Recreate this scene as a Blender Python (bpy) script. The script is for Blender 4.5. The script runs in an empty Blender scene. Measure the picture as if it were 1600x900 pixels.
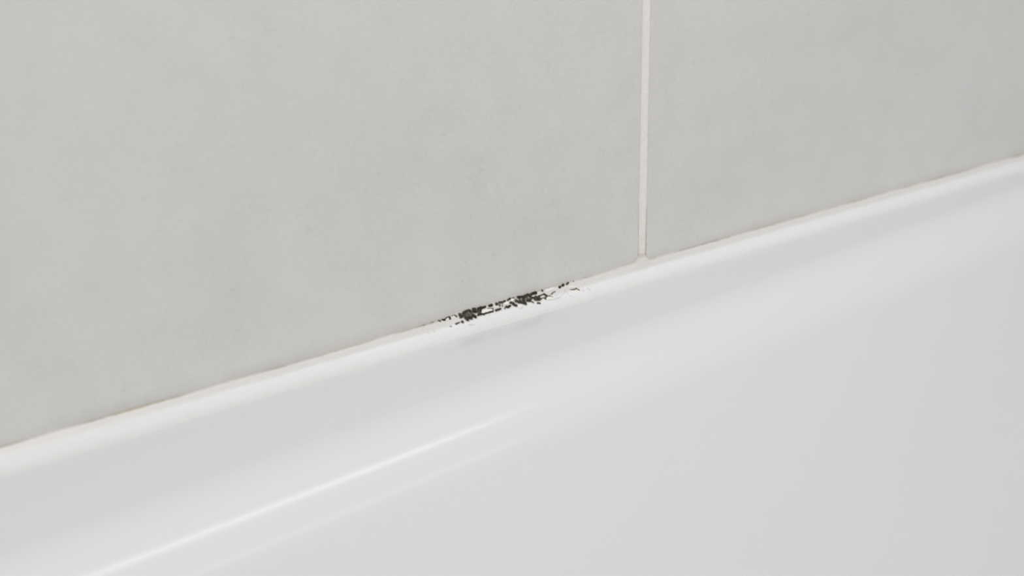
import bpy, math, random
from mathutils import Vector, Matrix, noise

# ---------------------------------------------------------------- camera, light, exposure
SC = bpy.context.scene
COL = SC.collection
SC.view_settings.view_transform = 'Standard'
SC.view_settings.look = 'None'
SC.view_settings.exposure = -0.085
SC.view_settings.gamma = 1.0
SC.view_settings.use_curve_mapping = False

cam_data = bpy.data.cameras.new('camera')
cam = bpy.data.objects.new('camera', cam_data)
COL.objects.link(cam)
SC.camera = cam
cam_data.sensor_width = 36.0
cam_data.lens = 49.5
cam_data.clip_start = 0.01
# world axes: x along the wall to the right, y into the wall, z up; the tile joint meets the bath ledge at the origin
right = Vector((0.78225740, -0.62271334, -0.01736244))
up = Vector((0.21850173, 0.24816996, 0.94375244))
back = Vector((-0.58337840, -0.74205105, 0.33019673))
m = Matrix((right, up, back)).transposed().to_4x4()
m.translation = Vector((-0.36223688, -0.37729919, 0.1777836))
cam.matrix_world = m
cam_data.dof.use_dof = True
cam_data.dof.focus_distance = 0.512
cam_data.dof.aperture_fstop = 10.0

world = bpy.data.worlds.new('world')
SC.world = world
world.use_nodes = True
bg = world.node_tree.nodes['Background']
bg.inputs[0].default_value = (0.985, 0.98, 0.985, 1)
bg.inputs[1].default_value = 0.44

def area(name, loc, target, sx, sy, power, color=(1, 1, 1)):
    d = bpy.data.lights.new(name, 'AREA')
    d.shape = 'RECTANGLE'; d.size = sx; d.size_y = sy; d.energy = power; d.color = color
    o = bpy.data.objects.new(name, d)
    o.location = loc
    o.rotation_euler = (Vector(target) - Vector(loc)).to_track_quat('-Z', 'Y').to_euler()
    COL.objects.link(o)
    return o
# long ceiling strip lamp over the bath, a second weaker strip further into the room, and two added fill lights, unseen, for the wall
area('ceiling_strip_lamp', (0.43, -0.42, 1.62), (0.43, -0.42, 0), 1.40, 0.09, 5.6)
area('far_strip_lamp', (0.75, -2.0, 1.55), (0.3, -0.1, 0), 2.2, 0.10, 3.6)
area('wall_fill_light', (-0.13, -0.66, 0.68), (-0.01, 0, 0.05), 0.30, 0.30, 2.9, (1.0, 0.985, 0.97))  # added fill, makes the tiles brightest mid-wall and dimmer to the sides
area('rear_fill_light', (-0.75, -2.1, 1.1), (0, 0, 0), 1.4, 1.2, 7.0, (1.0, 0.985, 0.97))  # added soft fill behind the camera, lifts the wall

# ---------------------------------------------------------------- helpers
def make(name, verts, faces, mat, parent=None, smooth=False):
    me = bpy.data.meshes.new(name)
    me.from_pydata([tuple(v) for v in verts], [], faces)
    me.update()
    if smooth:
        me.polygons.foreach_set('use_smooth', [True]*len(me.polygons))
    me.materials.append(mat)
    o = bpy.data.objects.new(name, me)
    COL.objects.link(o)
    if parent: o.parent = parent
    return o

def empty(name, loc=(0, 0, 0)):
    o = bpy.data.objects.new(name, None)
    o.location = loc
    COL.objects.link(o)
    return o

class NT:
    def __init__(self, name):
        self.mat = bpy.data.materials.new(name)
        self.mat.use_nodes = True
        self.t = self.mat.node_tree
        self.bsdf = self.t.nodes['Principled BSDF']
        self.coord = self.t.nodes.new('ShaderNodeTexCoord').outputs['Object']
    def link(self, a, b): self.t.links.new(a, b)
    def noise(self, scale, detail=3, rough=.5, coord=None, stretch=None):
        n = self.t.nodes.new('ShaderNodeTexNoise')
        n.inputs['Scale'].default_value = scale
        n.inputs['Detail'].default_value = detail
        n.inputs['Roughness'].default_value = rough
        c = coord or self.coord
        if stretch:
            mp = self.t.nodes.new('ShaderNodeMapping')
            mp.inputs['Scale'].default_value = stretch
            self.link(c, mp.inputs['Vector']); c = mp.outputs[0]
        self.link(c, n.inputs['Vector'])
        return n.outputs['Fac']
    def rng(self, v, a, b, c, d):
        n = self.t.nodes.new('ShaderNodeMapRange')
        for i, x in enumerate((a, b, c, d)): n.inputs[i+1].default_value = x
        self.link(v, n.inputs[0])
        return n.outputs[0]
    def math(self, op, a, b):
        n = self.t.nodes.new('ShaderNodeMath'); n.operation = op
        for i, x in enumerate((a, b)):
            if isinstance(x, (int, float)): n.inputs[i].default_value = x
            else: self.link(x, n.inputs[i])
        return n.outputs[0]
    def mix(self, f, a, b):
        n = self.t.nodes.new('ShaderNodeMix'); n.data_type = 'RGBA'
        for s, x in ((n.inputs[0], f), (n.inputs[6], a), (n.inputs[7], b)):
            if isinstance(x, (int, float)): s.default_value = x
            elif isinstance(x, tuple): s.default_value = x + (1,)
            else: self.link(x, s)
        return n.outputs[2]
    def attr(self, name, out='Fac'):
        n = self.t.nodes.new('ShaderNodeAttribute'); n.attribute_name = name
        return n.outputs[out]
    def bump(self, h, strength, dist):
        n = self.t.nodes.new('ShaderNodeBump')
        n.inputs['Strength'].default_value = strength
        n.inputs['Distance'].default_value = dist
        self.link(h, n.inputs['Height'])
        self.link(n.outputs[0], self.bsdf.inputs['Normal'])
    def color(self, c):
        s = self.bsdf.inputs['Base Color']
        if isinstance(c, tuple): s.default_value = c + (1,)
        else: self.link(c, s)
    def set(self, **k):
        for n, v in k.items(): self.bsdf.inputs[n.replace('_', ' ')].default_value = v

def float_attr(o, name, vals):
    a = o.data.attributes.new(name, 'FLOAT', 'POINT')
    a.data.foreach_set('value', vals)

# ---------------------------------------------------------------- materials
def tile_material():
    n = NT('matt_stone_tile')
    a = n.rng(n.noise(9, 5, .6), .3, .7, 0, 1)
    b = n.rng(n.noise(55, 4, .65), .3, .7, 0, 1)
    c = n.rng(n.noise(620, 3, .7), .33, .67, 0, 1)
    f = n.math('ADD', n.math('MULTIPLY', a, .42), n.math('ADD', n.math('MULTIPLY', b, .32), n.math('MULTIPLY', c, .26)))
    col = n.mix(f, TILE_DARK, TILE_LIGHT)
    warm = n.rng(n.noise(26, 2), .4, .7, 0, .45)
    col = n.mix(warm, col, TILE_WARM)
    spots = n.rng(n.noise(330, 2, .7), .62, .74, 0, .5)
    pits = n.rng(n.noise(260, 2, .7, stretch=(1, 1, 1.7)), .35, .27, 0, .2)
    col = n.mix(spots, col, (.62, .62, .60))
    col = n.mix(pits, col, (.38, .38, .36))
    # dull yellow-brown tint, uneven, on the tile along the sealant
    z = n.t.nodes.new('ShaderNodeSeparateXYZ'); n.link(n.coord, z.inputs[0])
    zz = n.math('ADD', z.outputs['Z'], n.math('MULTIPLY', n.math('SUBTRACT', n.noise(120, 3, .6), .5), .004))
    brown_tint = n.math('MULTIPLY', n.rng(zz, .0098, .0050, 0, 1), n.rng(n.noise(22, 2), .35, .65, .12, .42))
    col = n.mix(brown_tint, col, (.47, .435, .385))
    n.color(col)
    n.set(Roughness=.62)
    n.bsdf.inputs['Specular IOR Level'].default_value = .35
    n.bump(n.math('ADD', n.noise(330, 4, .7), n.math('MULTIPLY', n.noise(60, 3), .8)), .34, .0006)
    return n.mat
TILE_LIGHT = (.690, .688, .674); TILE_DARK = (.575, .574, .560); TILE_WARM = (.665, .648, .626)

def grout_material():
    n = NT('off_white_grout')
    z = n.t.nodes.new('ShaderNodeSeparateXYZ'); n.link(n.coord, z.inputs[0])
    low = n.rng(z.outputs['Z'], .032, .010, 0, 1)
    patch = n.rng(n.noise(230, 2, .5), .38, .68, 0, 1)
    base = n.mix(n.rng(n.noise(700, 3), .3, .7, 0, 1), (.76, .735, .71), (.805, .783, .758))
    rust = n.mix(n.math('MULTIPLY', n.math('MULTIPLY', low, patch), .50), base, (.66, .54, .45))
    off = n.math('ADD', z.outputs['X'], n.math('ADD', n.math('MULTIPLY', z.outputs['Z'], -.006), .00095))
    edge = n.rng(n.math('ABSOLUTE', off, 0), .0015, .0020, 0, 1)
    edge = n.math('MULTIPLY', edge, n.math('ADD', .25, n.math('MULTIPLY', low, .75)))
    edge_mix = n.mix(edge, rust, (.46, .40, .33))  # brown along both edges, rusty at the foot, fainter above
    n.color(edge_mix)
    n.set(Roughness=.85)
    n.bump(n.noise(1500, 3, .6), .4, .0003)
    return n.mat

def silicone_material():
    n = NT('white_silicone')
    t = n.attr('across')
    # cream discolouration over the half next to the tiles, with a ragged limit
    lim = n.math('ADD', t, n.math('MULTIPLY', n.math('SUBTRACT', n.noise(150, 4, .6), .5), .22))
    base = n.mix(n.rng(lim, .36, .50, 0, 1), (.712, .700, .675), (.768, .773, .783))
    base = n.mix(n.rng(lim, .72, 1.0, 0, .9), base, (.70, .692, .672))  # highlight's fade towards the bath edge, painted into the colour
    # thin brown line, grime plus painted shadow, on the upper edge, strong in places
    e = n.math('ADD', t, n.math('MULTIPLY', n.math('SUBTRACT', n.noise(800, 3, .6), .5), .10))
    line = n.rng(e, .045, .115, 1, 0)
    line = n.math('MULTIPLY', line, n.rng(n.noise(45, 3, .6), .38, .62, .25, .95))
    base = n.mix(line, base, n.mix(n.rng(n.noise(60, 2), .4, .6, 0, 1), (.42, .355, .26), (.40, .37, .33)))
    # grime and pale flakes around the mould
    base = n.mix(n.math('MINIMUM', n.attr('flake'), 1), base, (.90, .885, .85))
    base = n.mix(n.attr('halo'), base, (.54, .47, .37))
    base = n.mix(n.math('MINIMUM', n.math('MULTIPLY', n.attr('brown_tint'), 1.35), 1), base, (.07, .06, .045))
    n.color(base)
    n.set(Roughness=.38)
    n.bump(n.noise(900, 3, .6), .12, .0003)
    return n.mat

def mould_material():
    n = NT('black_mould')
    d = n.attr('mould_depth')
    f = n.math('ADD', n.math('MULTIPLY', d, .93), n.math('MULTIPLY', n.math('SUBTRACT', n.noise(1100, 3, .6), .5), .95))
    r = n.t.nodes.new('ShaderNodeValToRGB')
    el = r.color_ramp.elements
    el[0].position = .28; el[0].color = (.34, .29, .22, 1)
    el[1].position = .98; el[1].color = (.010, .009, .007, 1)
    e = el.new(.50); e.color = (.20, .172, .135, 1)
    e = el.new(.75); e.color = (.045, .040, .031, 1)
    n.link(f, r.inputs[0])
    n.color(r.outputs[0])
    n.set(Roughness=.8)
    return n.mat

def enamel_material():
    n = NT('white_bath_enamel')
    n.color(ENAMEL)
    n.set(Roughness=.18, IOR=1.5)
    n.bsdf.inputs['Specular IOR Level'].default_value = .30
    return n.mat
ENAMEL = (.72, .725, .735)

def plaster_material():
    n = NT('white_plaster')
    n.color(n.mix(n.noise(30), (.50, .50, .49), (.54, .54, .53)))
    n.set(Roughness=.9)
    return n.mat

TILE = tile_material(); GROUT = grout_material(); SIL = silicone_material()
MOULD_MAT = mould_material(); ENAM = enamel_material(); PLASTER = plaster_material()

# ---------------------------------------------------------------- wall: backing, two large tiles and the joint between them
def box(x0, x1, y0, y1, z0, z1):
    v = [(x, y, z) for x in (x0, x1) for y in (y0, y1) for z in (z0, z1)]
    f = [(0, 1, 3, 2), (4, 6, 7, 5), (0, 4, 5, 1), (2, 3, 7, 6), (0, 2, 6, 4), (1, 5, 7, 3)]
    return v, f

wall = empty('wall_back', (0, 0, 0))
wall['kind'] = 'structure'
v, f = box(-1.21, 2.0, .009, .10, -.55, 1.21)
make('wall_backing', v, f, PLASTER, wall)

# end wall of the room, seen only as a soft reflection in the bath
v, f = box(2.0, 2.1, -2.4, .10, -.55, 1.75)
wr = make('wall_right', v, f, PLASTER)
wr['kind'] = 'structure'
v, f = box(-1.21, 2.1, -2.4, .10, -.65, -.551)
fl_ = make('floor', v, f, PLASTER)
fl_['kind'] = 'structure'

def joint_shift(z):                      # the joint leans a hair, and its edges wander a little
    return -.00095 + .006*z
def tile(side):
    """one glazed tile, face at y = 0, with softly rounded arrises; side -1 left, +1 right"""
    b = .0007
    prof = [(0.0, .009), (0.0, b), (b*.3, b*.3), (b, 0.0)]        # inset from the joint edge, depth
    zs = [.0010 + i*.0025 for i in range(60)] + [.16 + i*.05 for i in range(22)]
    X1 = side*1.2
    verts, faces = [], []
    for z in zs:
        hw = .00198 + .00012*noise.noise(Vector((side*5.3, z*160, .3)))
        low = max(0, 1-(z-.006)/.006) if z > .006 else 1
        e = joint_shift(z) + side*hw
        for ins, dep in prof: verts.append((e + side*ins, dep, z))
        verts.append((X1, 0, z)); verts.append((X1, .009, z))
    n = len(prof)+2
    for i in range(len(zs)-1):
        for j in range(n-1):
            a, b2, c, d = i*n+j, i*n+j+1, (i+1)*n+j+1, (i+1)*n+j
            faces.append((a, b2, c, d) if side > 0 else (d, c, b2, a))
    faces.append(tuple(range(n))); faces.append(tuple((len(zs)-1)*n + k for k in range(n)))
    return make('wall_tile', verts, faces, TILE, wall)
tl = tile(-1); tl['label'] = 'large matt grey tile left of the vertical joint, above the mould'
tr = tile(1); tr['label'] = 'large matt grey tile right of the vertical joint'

gv, gf = [], []
gz = [.0012 + i*.0012 for i in range(110)] + [.135 + i*.05 for i in range(22)]
gx = [-.0023, -.0017, -.0012, -.0006, 0, .0006, .0012, .0017, .0023]
for z in gz:
    for x in gx:
        y = .00075 - .0004*(x/.0019)**2 + .00008*noise.noise(Vector((x*900, z*300, 0)))
        gv.append((x+joint_shift(z), y, z))
    gv.append((gx[-1]+joint_shift(z), .0092, z)); gv.append((gx[0]+joint_shift(z), .0092, z))
N = len(gx)+2
for i in range(len(gz)-1):
    for j in range(N):
        k = (j+1) % N
        gf.append((i*N+j, i*N+k, (i+1)*N+k, (i+1)*N+j))
go = make('grout_joint', gv, gf, GROUT, wall, True)
go['label'] = 'off-white grout joint with a rusty tinge at its foot'

# ---------------------------------------------------------------- bath: flat ledge, rounded rim, tapering basin
def rim_y(x): return -.0335 + .0605*x      # where the ledge starts to roll over, along the wall side
def bath():
    # inner opening as a rounded polygon, anticlockwise seen from above
    XL, XR = -.62, 1.00
    far = -.70
    corners = [(XL, rim_y(XL)), (XL, far+.03), (XR, far-.0), (XR, -.016), (.30, rim_y(.30))]
    radii = [.23, .23, .23, .23, 2.0]
    pts = []
    for k in range(5):
        rad = radii[k]
        P, Q, S = (Vector(corners[k-1]), Vector(corners[k]), Vector(corners[(k+1) % 5]))
        u = (P-Q).normalized(); w = (S-Q).normalized()
        ang = u.angle(w); t = rad/math.tan(ang/2)
        c = Q + (u+w).normalized()*(rad/math.sin(ang/2))
        a = Q+u*t; b = Q+w*t
        a0 = math.atan2((a-c).y, (a-c).x); a1 = math.atan2((b-c).y, (b-c).x)
        while a1 < a0: a1 += 2*math.pi
        if a1-a0 > math.pi: a1 -= 2*math.pi
        for i in range(25):
            th = a0+(a1-a0)*i/24
            pts.append((c+Vector((math.cos(th), math.sin(th)))*rad, -Vector((math.cos(th), math.sin(th)))))
    dense = []
    for i, (p, n) in enumerate(pts):
        q, nq = pts[(i+1) % len(pts)]
        dense.append((p, n))
        if (q-p).length > .2:
            for s in range(1, 48): dense.append((p.lerp(q, s/48), n.lerp(nq, s/48).normalized()))
    R = .030
    prof = [(-.0005, 0)]
    A = math.radians(64)
    for i in range(41):
        a = A*i/40
        prof.append((R*math.sin(a), -R*(1-math.cos(a))))
    px, pz = prof[-1]
    L = .34
    for s in (.1, .25, .45, .7, 1.0): prof.append((px+math.cos(A)*L*s, pz-math.sin(A)*L*s))
    px, pz = prof[-1]
    r2 = .03
    for i in range(1, 13):                     # curve into the floor of the bath
        a = A*(1-i/12)
        prof.append((px + r2*(math.sin(A)-math.sin(a)), pz - r2*(math.cos(a)-math.cos(A))))
    verts, faces = [], []
    M = len(dense)
    # outer edge of the ledge: a plain rectangle tucked against the wall, with a turned-down skirt
    OX0, OX1, OY0, OY1 = -.74, 1.10, -.76, -.0006
    def outer(p, n):
        d = -n; best = 9
        for o, a, lo, hi in ((p.x, d.x, OX0, OX1), (p.y, d.y, OY0, OY1)):
            if a > 1e-6: best = min(best, (hi-o)/a)
            elif a < -1e-6: best = min(best, (lo-o)/a)
        return p + d*best
    rings = []
    out = [outer(p, n) for p, n in dense]
    rings.append([(o.x, o.y, -.55) for o in out])
    rings.append([(o.x, o.y, -.004) for o in out])
    rings.append([((o+(p-o).normalized()*.0022).x, (o+(p-o).normalized()*.0022).y, -.0003) for o, (p, n) in zip(out, dense)])
    rings.append([((o+(p-o).normalized()*.0055).x, (o+(p-o).normalized()*.0055).y, 0.0) for o, (p, n) in zip(out, dense)])
    for k in (.45, .75):
        rings.append([(o.lerp(p, k).x, o.lerp(p, k).y, 0.0) for o, (p, n) in zip(out, dense)])
    for d, z in prof:
        rings.append([((p+n*d).x, (p+n*d).y, z) for p, n in dense])
    for r in rings: verts += r
    for i in range(len(rings)-1):
        for j in range(M):
            k = (j+1) % M
            faces.append((i*M+j, i*M+k, (i+1)*M+k, (i+1)*M+j))
    faces.append(tuple((len(rings)-1)*M+j for j in range(M)))
    o = make('bathtub', verts, faces, ENAM, None, True)
    import bmesh
    bm = bmesh.new(); bm.from_mesh(o.data)
    bmesh.ops.recalc_face_normals(bm, faces=bm.faces)
    bm.to_mesh(o.data); bm.free()
    return o
tub = bath()
tub['label'] = 'glossy white bathtub with rounded rim below the grey tiled wall'
tub['category'] = 'bathtub'

# ---------------------------------------------------------------- silicone bead between bath and tiles
H_TAB = [(-800,5.4),(-252,5.35),(-170,5.3),(-140,5.35),(-110,5.5),(-96,5.75),(-90,6.4),(-85,6.6),(-75,6.55),(-60,6.35),(-52,6.25),(-35,6.1),(-14,6.15),(-9,6.25),(-6.5,6.5),(-5.0,6.9),(-4.1,7.6),(-3.4,8.4),(-3.0,8.7),(0.2,8.7),(0.7,8.1),(1.6,7.1),(2.3,6.4),(3.0,6.2),(8,6.25),(40,6.2),(130,5.9),(255,5.45),(1000,5.3)]
D_TAB = [(-800,9.0),(-256,8.9),(-175,7.9),(-99,6.9),(-60,7.2),(-20,7.4),(33,7.8),(247,8.4),(1000,8.6)]
PROF = [(0,0.02,1.0),(.06,.07,.955),(.14,.115,.86),(.30,.17,.69),(.42,.225,.55),(.50,.31,.455),(.62,.46,.325),(.80,.74,.145),(.93,.94,.045),(1.0,1.04,-.02)]
def interp(x, tab, k=1):
    if x <= tab[0][0]: return tab[0][k]
    for a, b in zip(tab, tab[1:]):
        if x <= b[0]:
            u = (x-a[0])/(b[0]-a[0])
            return a[k]*(1-u)+b[k]*u
    return tab[-1][k]
def bead_point(x, t):
    """silicone bead surface, millimetres: x along the wall, t from the tile edge (0) to the bath edge (1)"""
    h = interp(x, H_TAB); d = interp(x, D_TAB)
    yy = interp(t, PROF, 1); zz = interp(t, PROF, 2)
    h0 = min(h, 6.2)
    if h > h0:            # where the bead climbs into the tile joint only its upper edge rises
        e = max(0.0, 1-t/.42)
        z = h0*zz + (h-h0)*e**1.3
    else: z = h*zz
    return (x, -d*yy, z)

MOULD = [
    ([(-89.75, 0.102), (-89.53, 0.212)], 2.25, 0.95),
    ([(-89.11, 0.21), (-88.49, 0.185)], 2.0, 0.6),
    ([(-88.26, 0.094), (-86.8, 0.043), (-85.64, 0.038), (-85.15, 0.095)], 1.9, 0.95),
    ([(-88.1, 0.198), (-86.08, 0.175), (-84.81, 0.244)], 3.5, 0.68),
    ([(-87.49, 0.308), (-87.2, 0.414)], 2.25, 0.95),
    ([(-86.44, 0.338), (-85.46, 0.394)], 2.25, 0.95),
    ([(-83.61, 0.057), (-84.01, 0.136), (-82.84, 0.184), (-82.96, 0.074)], 2.1, 1.0),
    ([(-84.39, 0.314), (-83.61, 0.391)], 2.0, 0.95),
    ([(-81.74, 0.092), (-80.21, 0.105)], 1.75, 1.0),
    ([(-80.56, 0.083), (-81.03, 0.208), (-81.61, 0.336)], 2.0, 0.9),
    ([(-81.92, 0.152), (-82.28, 0.372)], 1.4, 0.8),
    ([(-81.34, 0.343), (-79.61, 0.391)], 1.3, 0.95),
    ([(-79.47, 0.098), (-78.42, 0.086)], 1.5, 1.0),
    ([(-79.11, 0.364), (-77.99, 0.374), (-75.82, 0.372)], 1.05, 0.95),
    ([(-76.6, 0.099), (-75.6, 0.105)], 1.8, 1.0),
    ([(-75.64, 0.072), (-75.68, 0.128)], 1.0, 1.0),
    ([(-77.69, 0.187), (-75.38, 0.255)], 0.75, 0.5),
    ([(-75.38, 0.255), (-75.55, 0.379)], 0.8, 0.8),
    ([(-89.44, 0.439)], 1.8, 0.9),
    ([(-92.29, 0.45), (-90.81, 0.435)], 1.05, 0.72),
    ([(-91.88, 0.049), (-91.22, 0.148)], 1.0, 0.62),
    ([(-94.45, -0.0), (-93.99, 0.093)], 1.0, 0.72),
    ([(-87.59, 0.611), (-85.97, 0.655)], 0.75, 0.25),
    ([(-73.37, 0.108)], 2.1, 0.95),
    ([(-73.37, 0.108), (-71.74, 0.122)], 1.25, 0.6),
    ([(-72.24, 0.211)], 1.5, 0.8),
    ([(-71.98, 0.064), (-70.63, 0.097), (-69.39, 0.074)], 1.35, 0.85),
    ([(-70.85, 0.118), (-71.09, 0.291)], 0.8, 0.45),
    ([(-74.23, 0.374), (-72.16, 0.361)], 1.4, 1.0),
    ([(-68.22, 0.077), (-67.2, 0.045)], 1.2, 0.85),
    ([(-67.06, 0.014), (-65.19, 0.057)], 0.9, 0.75),
    ([(-70.39, 0.41), (-69.8, 0.355)], 1.0, 0.55),
    ([(-69.46, 0.336), (-68.98, 0.378), (-67.74, 0.355)], 1.5, 0.95),
    ([(-67.13, 0.222), (-66.33, 0.262), (-65.95, 0.348), (-65.24, 0.411)], 1.8, 0.95),
    ([(-65.49, 0.146), (-64.24, 0.122)], 1.0, 0.45),
    ([(-63.32, 0.07), (-61.23, 0.116)], 1.9, 1.0),
    ([(-64.47, 0.223), (-62.9, 0.317), (-61.13, 0.425)], 2.3, 0.9),
    ([(-63.1, 0.137), (-62.76, 0.259)], 1.2, 0.75),
    ([(-62.26, 0.162), (-61.36, 0.301)], 1.5, 0.6),
    ([(-61.04, 0.15), (-61.18, 0.395)], 2.1, 0.95),
    ([(-60.18, 0.115), (-58.72, 0.082), (-58.02, 0.143)], 2.25, 0.95),
    ([(-59.73, 0.238), (-58.71, 0.317)], 2.5, 0.74),
    ([(-59.7, 0.348), (-58.58, 0.379)], 1.75, 0.95),
    ([(-57.43, 0.101), (-55.06, 0.07)], 1.9, 1.0),
    ([(-55.06, 0.07), (-55.12, 0.133)], 1.25, 1.0),
    ([(-57.23, 0.266), (-56.31, 0.324)], 1.75, 0.95),
    ([(-58.06, 0.158), (-57.83, 0.326)], 1.4, 0.7),
    ([(-55.57, 0.267), (-55.25, 0.324)], 2.0, 0.8),
    ([(-56.23, 0.402), (-55.14, 0.431)], 1.7, 0.8),
    ([(-54.91, 0.364), (-53.62, 0.43)], 1.2, 0.7),
    ([(-58.11, 0.423), (-57.62, 0.487)], 1.1, 0.6),
    ([(-56.13, 0.553), (-55.08, 0.574)], 1.1, 0.85),
    ([(-64.21, 0.571), (-62.88, 0.552)], 0.9, 0.25),
    ([(-52.01, 0.07)], 1.9, 0.8),
    ([(-50.84, 0.016), (-48.33, 0.006)], 0.6, 0.3),
    ([(-53.62, 0.278), (-51.59, 0.257)], 1.2, 0.72),
    ([(-51.59, 0.257), (-50.68, 0.379)], 1.4, 0.75),
    ([(-51.78, 0.476), (-50.97, 0.371)], 1.3, 0.6),
    ([(-54.26, 0.292), (-54.55, 0.433)], 1.9, 0.7),
    ([(-55.91, 0.396), (-54.21, 0.428)], 1.5, 0.8),
    ([(-53.79, 0.396), (-52.08, 0.429)], 0.9, 0.5),
    ([(-50.36, 0.373), (-49.27, 0.42), (-48.4, 0.475)], 0.9, 0.52),
    ([(-48.13, 0.345), (-47.4, 0.304), (-46.42, 0.284)], 1.05, 0.62),
    ([(-49.39, 0.355), (-48.17, 0.359)], 0.6, 0.3),
    ([(-43.83, 0.132)], 1.9, 1.0),
    ([(-41.95, 0.084)], 2.1, 0.95),
    ([(-43.83, 0.132), (-41.95, 0.084)], 1.2, 0.72),
    ([(-40.16, 0.086), (-39.26, 0.026)], 1.4, 0.85),
    ([(-36.64, 0.037)], 1.2, 0.45),
    ([(-37.87, -0.0), (-36.45, 0.003)], 0.75, 0.2),
    ([(-51.08, 0.548), (-48.6, 0.585), (-45.4, 0.571)], 0.7, 0.3),
    ([(-45.4, 0.571), (-42.46, 0.467), (-41.54, 0.376)], 0.5, 0.2),
    ([(-46.73, 0.456)], 0.9, 0.25),
    ([(-39.27, 0.401), (-37.69, 0.435), (-36.45, 0.409)], 1.0, 0.5),
    ([(-36.45, 0.409), (-35.47, 0.503)], 1.0, 0.42),
    ([(-34.21, 0.563)], 1.1, 0.28),
    ([(-31.4, 0.551), (-31.04, 0.624)], 0.9, 0.28),
    ([(-40.9, 0.492)], 0.75, 0.2),
    ([(-41.7, 0.257), (-41.48, 0.409), (-40.88, 0.589), (-39.96, 0.709)], 0.45, 0.2),
    ([(-112.35, -0.0), (-111.31, -0.0)], 1.1, 0.42),
    ([(-111.16, -0.0), (-106.55, -0.0)], 0.5, 0.2),
    ([(-105.17, -0.0), (-104.38, -0.0)], 1.0, 0.42),
    ([(-103.79, -0.0), (-102.89, -0.0)], 0.6, 0.2),
    ([(-101.6, -0.0), (-100.85, -0.0)], 1.1, 0.45),
    ([(-98.72, -0.0), (-98.19, 0.068)], 1.4, 0.7),
    ([(-97.11, 0.038), (-96.32, 0.085)], 1.4, 1.0),
    ([(-96.57, 0.077), (-95.39, 0.023)], 1.0, 0.85),
    ([(-95.25, -0.0), (-93.94, 0.009), (-94.07, 0.119)], 1.25, 0.8),
    ([(-94.87, 0.463)], 1.4, 0.33),
    ([(-105.97, 0.172)], 1.25, 0.15),
    ([(-104.3, 0.434)], 1.4, 0.2),
    ([(-101.71, 0.457)], 1.25, 0.18),
    ([(-92.91, 0.029), (-91.81, 0.033)], 0.9, 0.5),
]
FLAKES = [
    ([(-79.94, 0.3), (-78.33, 0.287), (-76.48, 0.298)], 2.25, 1.0),
    ([(-83.2, 0.292), (-82.92, 0.293)], 1.4, 0.5),
    ([(-83.02, 0.428), (-82.18, 0.43)], 1.25, 0.5),
    ([(-92.31, 0.091)], 1.5, 0.5),
    ([(-69.69, 0.178), (-68.55, 0.196)], 2.25, 1.0),
    ([(-66.59, 0.117), (-65.73, 0.125)], 2.0, 1.0),
    ([(-73.9, 0.238), (-72.5, 0.264)], 1.25, 0.7),
    ([(-65.04, 0.431), (-62.7, 0.438)], 1.5, 0.7),
    ([(-52.46, 0.358)], 1.4, 0.6),
    ([(-49.77, 0.129), (-46.95, 0.116)], 2.0, 0.6),
    ([(-50.54, 0.474), (-48.67, 0.515)], 1.4, 0.7),
    ([(-95.33, 0.08), (-95.01, 0.109)], 1.5, 0.6),
    ([(-92.35, 0.103)], 1.25, 0.6),
    ([(-39.21, 0.265), (-36.28, 0.351)], 1.25, 0.6),
    ([(-39.09, 0.455), (-37.25, 0.528)], 1.0, 0.5),
    ([(-41.01, 0.226), (-41.74, 0.274)], 1.25, 0.4),
]
# how much one millimetre along the bead / one unit across it counts, in quarter millimetres
METRIC = (3.296, 8.408, -0.93, 31.757)


def make_field(strokes):
    """returns D(x, t): how strongly the strokes (points, radius in quarter millimetres, strength) cover a place on the bead"""
    a, b, c, d = METRIC
    S = []
    for pts, r, s in strokes:
        P = [(a*x+b*t, c*x+d*t) for x, t in pts]
        if len(P) == 1: P = P*2
        xs = [p[0] for p in P]; ys = [p[1] for p in P]
        S.append((P, r, s, min(xs)-r*1.8, max(xs)+r*1.8, min(ys)-r*1.8, max(ys)+r*1.8))
    def D(x, t, soft=.55):
        u, v = a*x+b*t, c*x+d*t
        nu = noise.noise(Vector((u*.45, v*.45, 1.7)))*.55
        nv = noise.noise(Vector((u*.45, v*.45, 9.1)))*.55
        u += nu; v += nv
        best = 0.0
        for P, r, s, x0, x1, y0, y1 in S:
            if u < x0 or u > x1 or v < y0 or v > y1: continue
            dm = 1e9
            for (ax, ay), (bx, by) in zip(P, P[1:]):
                dx, dy = bx-ax, by-ay
                L = dx*dx+dy*dy
                k = 0 if L < 1e-9 else max(0, min(1, ((u-ax)*dx+(v-ay)*dy)/L))
                q = (u-ax-k*dx)**2+(v-ay-k*dy)**2
                if q < dm: dm = q
            dm = math.sqrt(dm)/r
            e = (1+soft-dm)/(2*soft)
            if e > 0:
                e = min(1, e); e = e*e*(3-2*e)*s
                best = 1-(1-best)*(1-e)
        return best
    return D
mould_field = make_field(MOULD)
flake_field = make_field(FLAKES)

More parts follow.
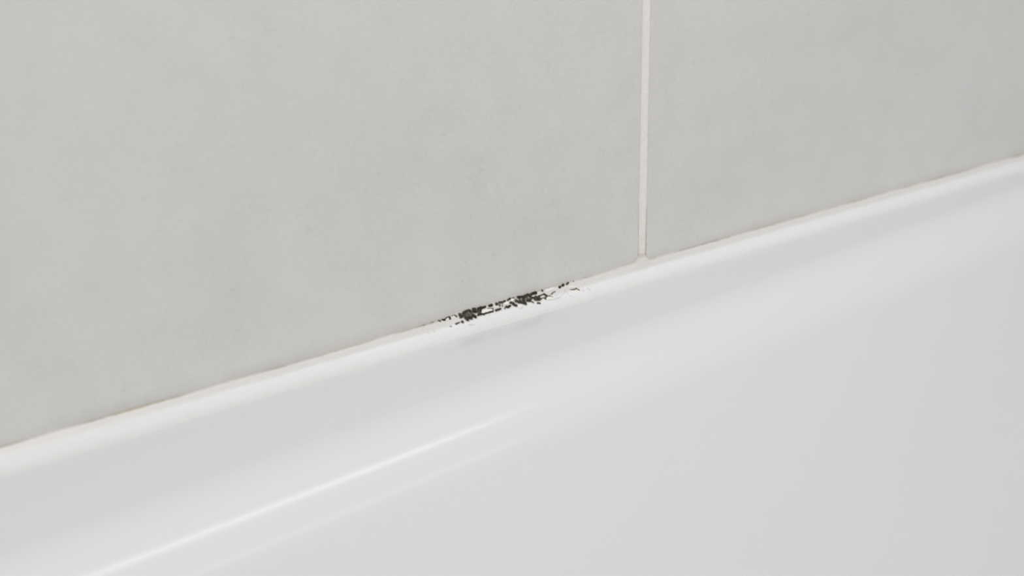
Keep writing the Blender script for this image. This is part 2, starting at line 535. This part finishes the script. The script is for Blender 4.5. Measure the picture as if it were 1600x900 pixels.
def lumps(x, t):
    """waviness of the hand-smoothed bead, with torn and blistered silicone around the mould"""
    w = .10*noise.noise(Vector((x*.06, t*2, 3))) + .05*noise.noise(Vector((x*.35, t*4, 7)))
    dmg = max(0.0, min(1, (x+108)/14)) * max(0.0, min(1, (-14-x)/14)) * max(.15, min(1, (.75-t)/.3))
    w += dmg*(.13*noise.noise(Vector((x*.9, t*7, 5))) + .05*noise.noise(Vector((x*2.1, t*14, 8))))
    w += .10*max(0, 1-abs(x-.8)/1.6)*noise.noise(Vector((x*1.5, t*9, 2)))
    # little notch in the bead under the tile joint, where smoothing stopped and started
    q = ((x-.4)/.55)**2 + ((t-.50-(x-.4)*.05)/.045)**2
    w -= .55*math.exp(-q)
    q = ((x-3.4)/1.6)**2 + ((t-.50)/.07)**2
    w += .22*math.exp(-q)
    return w*math.sin(math.pi*min(1, max(0, t*1.0)))**.5 if 0 < t < 1 else 0.0

def surface(x, t, lift=0.0):
    """point of the finished bead in metres"""
    px, py, pz = bead_point(x, t)
    e = .02
    a = bead_point(x, max(0, t-e)); b = bead_point(x, min(1, t+e))
    ty, tz = b[1]-a[1], b[2]-a[2]
    L = math.hypot(ty, tz) or 1
    ny, nz = tz/L, -ty/L
    if ny > 0: ny, nz = -ny, -nz
    w = lumps(x, t) + lift
    if t <= 0.0: w += .18*0
    edge = .07*noise.noise(Vector((x*.25, 4, 4))) + .04*noise.noise(Vector((x*1.1, 2, 4)))
    return (px/1000, (py+ny*w)/1000, (pz+nz*w+edge*max(0, 1-t*1.6))/1000)

xs = []
x = -740.0
while x < 1000:
    xs.append(x)
    if -108 < x < -12: x += .22
    elif -12 <= x < 9: x += .25
    elif -280 < x < 280: x += 1.0
    else: x += 8.0
NTT = 44
verts, faces, across, brown_tint, flake, halo = [], [], [], [], [], []
for x in xs:
    near = -108 < x < -10
    h = bead_point(x, 0)
    verts.append((x/1000, .0012, h[2]/1000)); across.append(0); brown_tint.append(0); flake.append(0); halo.append(0)
    for j in range(NTT+1):
        t = j/NTT
        fl = flake_field(x, t, .8) if near else 0
        g = mould_field(x, t, .9) if near else 0
        verts.append(surface(x, t, fl*.35))
        across.append(t)
        brown_tint.append(g*.62); flake.append(fl)
        halo.append(min(.55, .5*mould_field(x, t, 2.1)) if near else 0)
    verts.append((x/1000, -.004, -.0012)); across.append(1); brown_tint.append(0); flake.append(0); halo.append(0)
K = NTT+3
for i in range(len(xs)-1):
    for j in range(K):
        k = (j+1) % K
        faces.append((i*K+j, i*K+k, (i+1)*K+k, (i+1)*K+j))
faces.append(tuple(range(K))); faces.append(tuple((len(xs)-1)*K+k for k in reversed(range(K))))
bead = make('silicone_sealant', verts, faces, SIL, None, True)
float_attr(bead, 'across', across); float_attr(bead, 'brown_tint', brown_tint)
float_attr(bead, 'flake', flake); float_attr(bead, 'halo', halo)
bead['label'] = 'white silicone sealant bead between bathtub and tiles, mouldy and torn near the middle'
bead['category'] = 'sealant'

# ---------------------------------------------------------------- mould: crusts on the bead, each separate crust a mesh of its own
STEP_X, STEP_T = .11, .0125
nx = int(96/STEP_X); nt = int(1/STEP_T)
X0 = -108.0
grid = {}
for i in range(nx):
    for j in range(nt+1):
        x = X0+i*STEP_X; t = j*STEP_T
        D = mould_field(x, t)
        if D > .12:
            D += .20*noise.noise(Vector((x*5, t*42, 6)))*(1.3-D) + .14*noise.noise(Vector((x*1.9, t*17, 2)))
        if D > .30: grid[(i, j)] = D
seen = set(); comps = []
for s in grid:
    if s in seen: continue
    st = [s]; seen.add(s); comp = []
    while st:
        i, j = st.pop(); comp.append((i, j))
        for q in ((i+1, j), (i-1, j), (i, j+1), (i, j-1)):
            if q in grid and q not in seen: seen.add(q); st.append(q)
    comps.append(comp)
comps.sort(key=len, reverse=True)
rest_v, rest_f, rest_d = [], [], []
made = 0
def crust(comp, verts, faces, dens):
    idx = {}
    cells = set(comp)
    for c in comp:
        ring = []
        for q in (c, (c[0]+1, c[1]), (c[0]+1, c[1]+1), (c[0], c[1]+1)):
            if q not in idx:
                D = grid.get(q, .30)
                x, t = X0+q[0]*STEP_X, min(1, q[1]*STEP_T)
                fl = flake_field(x, t, .8)
                lift = .02 + .28*max(0, D-.30)*(1+.9*noise.noise(Vector((x*3, t*25, 1)))) + fl*.35
                idx[q] = len(verts)
                verts.append(surface(x, t, lift)); dens.append(D)
            ring.append(idx[q])
        faces.append(tuple(ring))
for comp in comps:
    if len(comp) < 14: continue
    vv, ff, dd = [], [], []
    crust(comp, vv, ff, dd)
    big = len(comp) > 900
    o = make('mould_patch' if big else 'mould_speck', vv, ff, MOULD_MAT, bead, True)
    float_attr(o, 'mould_depth', dd)
    o['label'] = 'dense patch of black mould' if big else 'small speck of dark mould'
    made += 1
print('mould pieces', made, [len(c) for c in comps][:40])
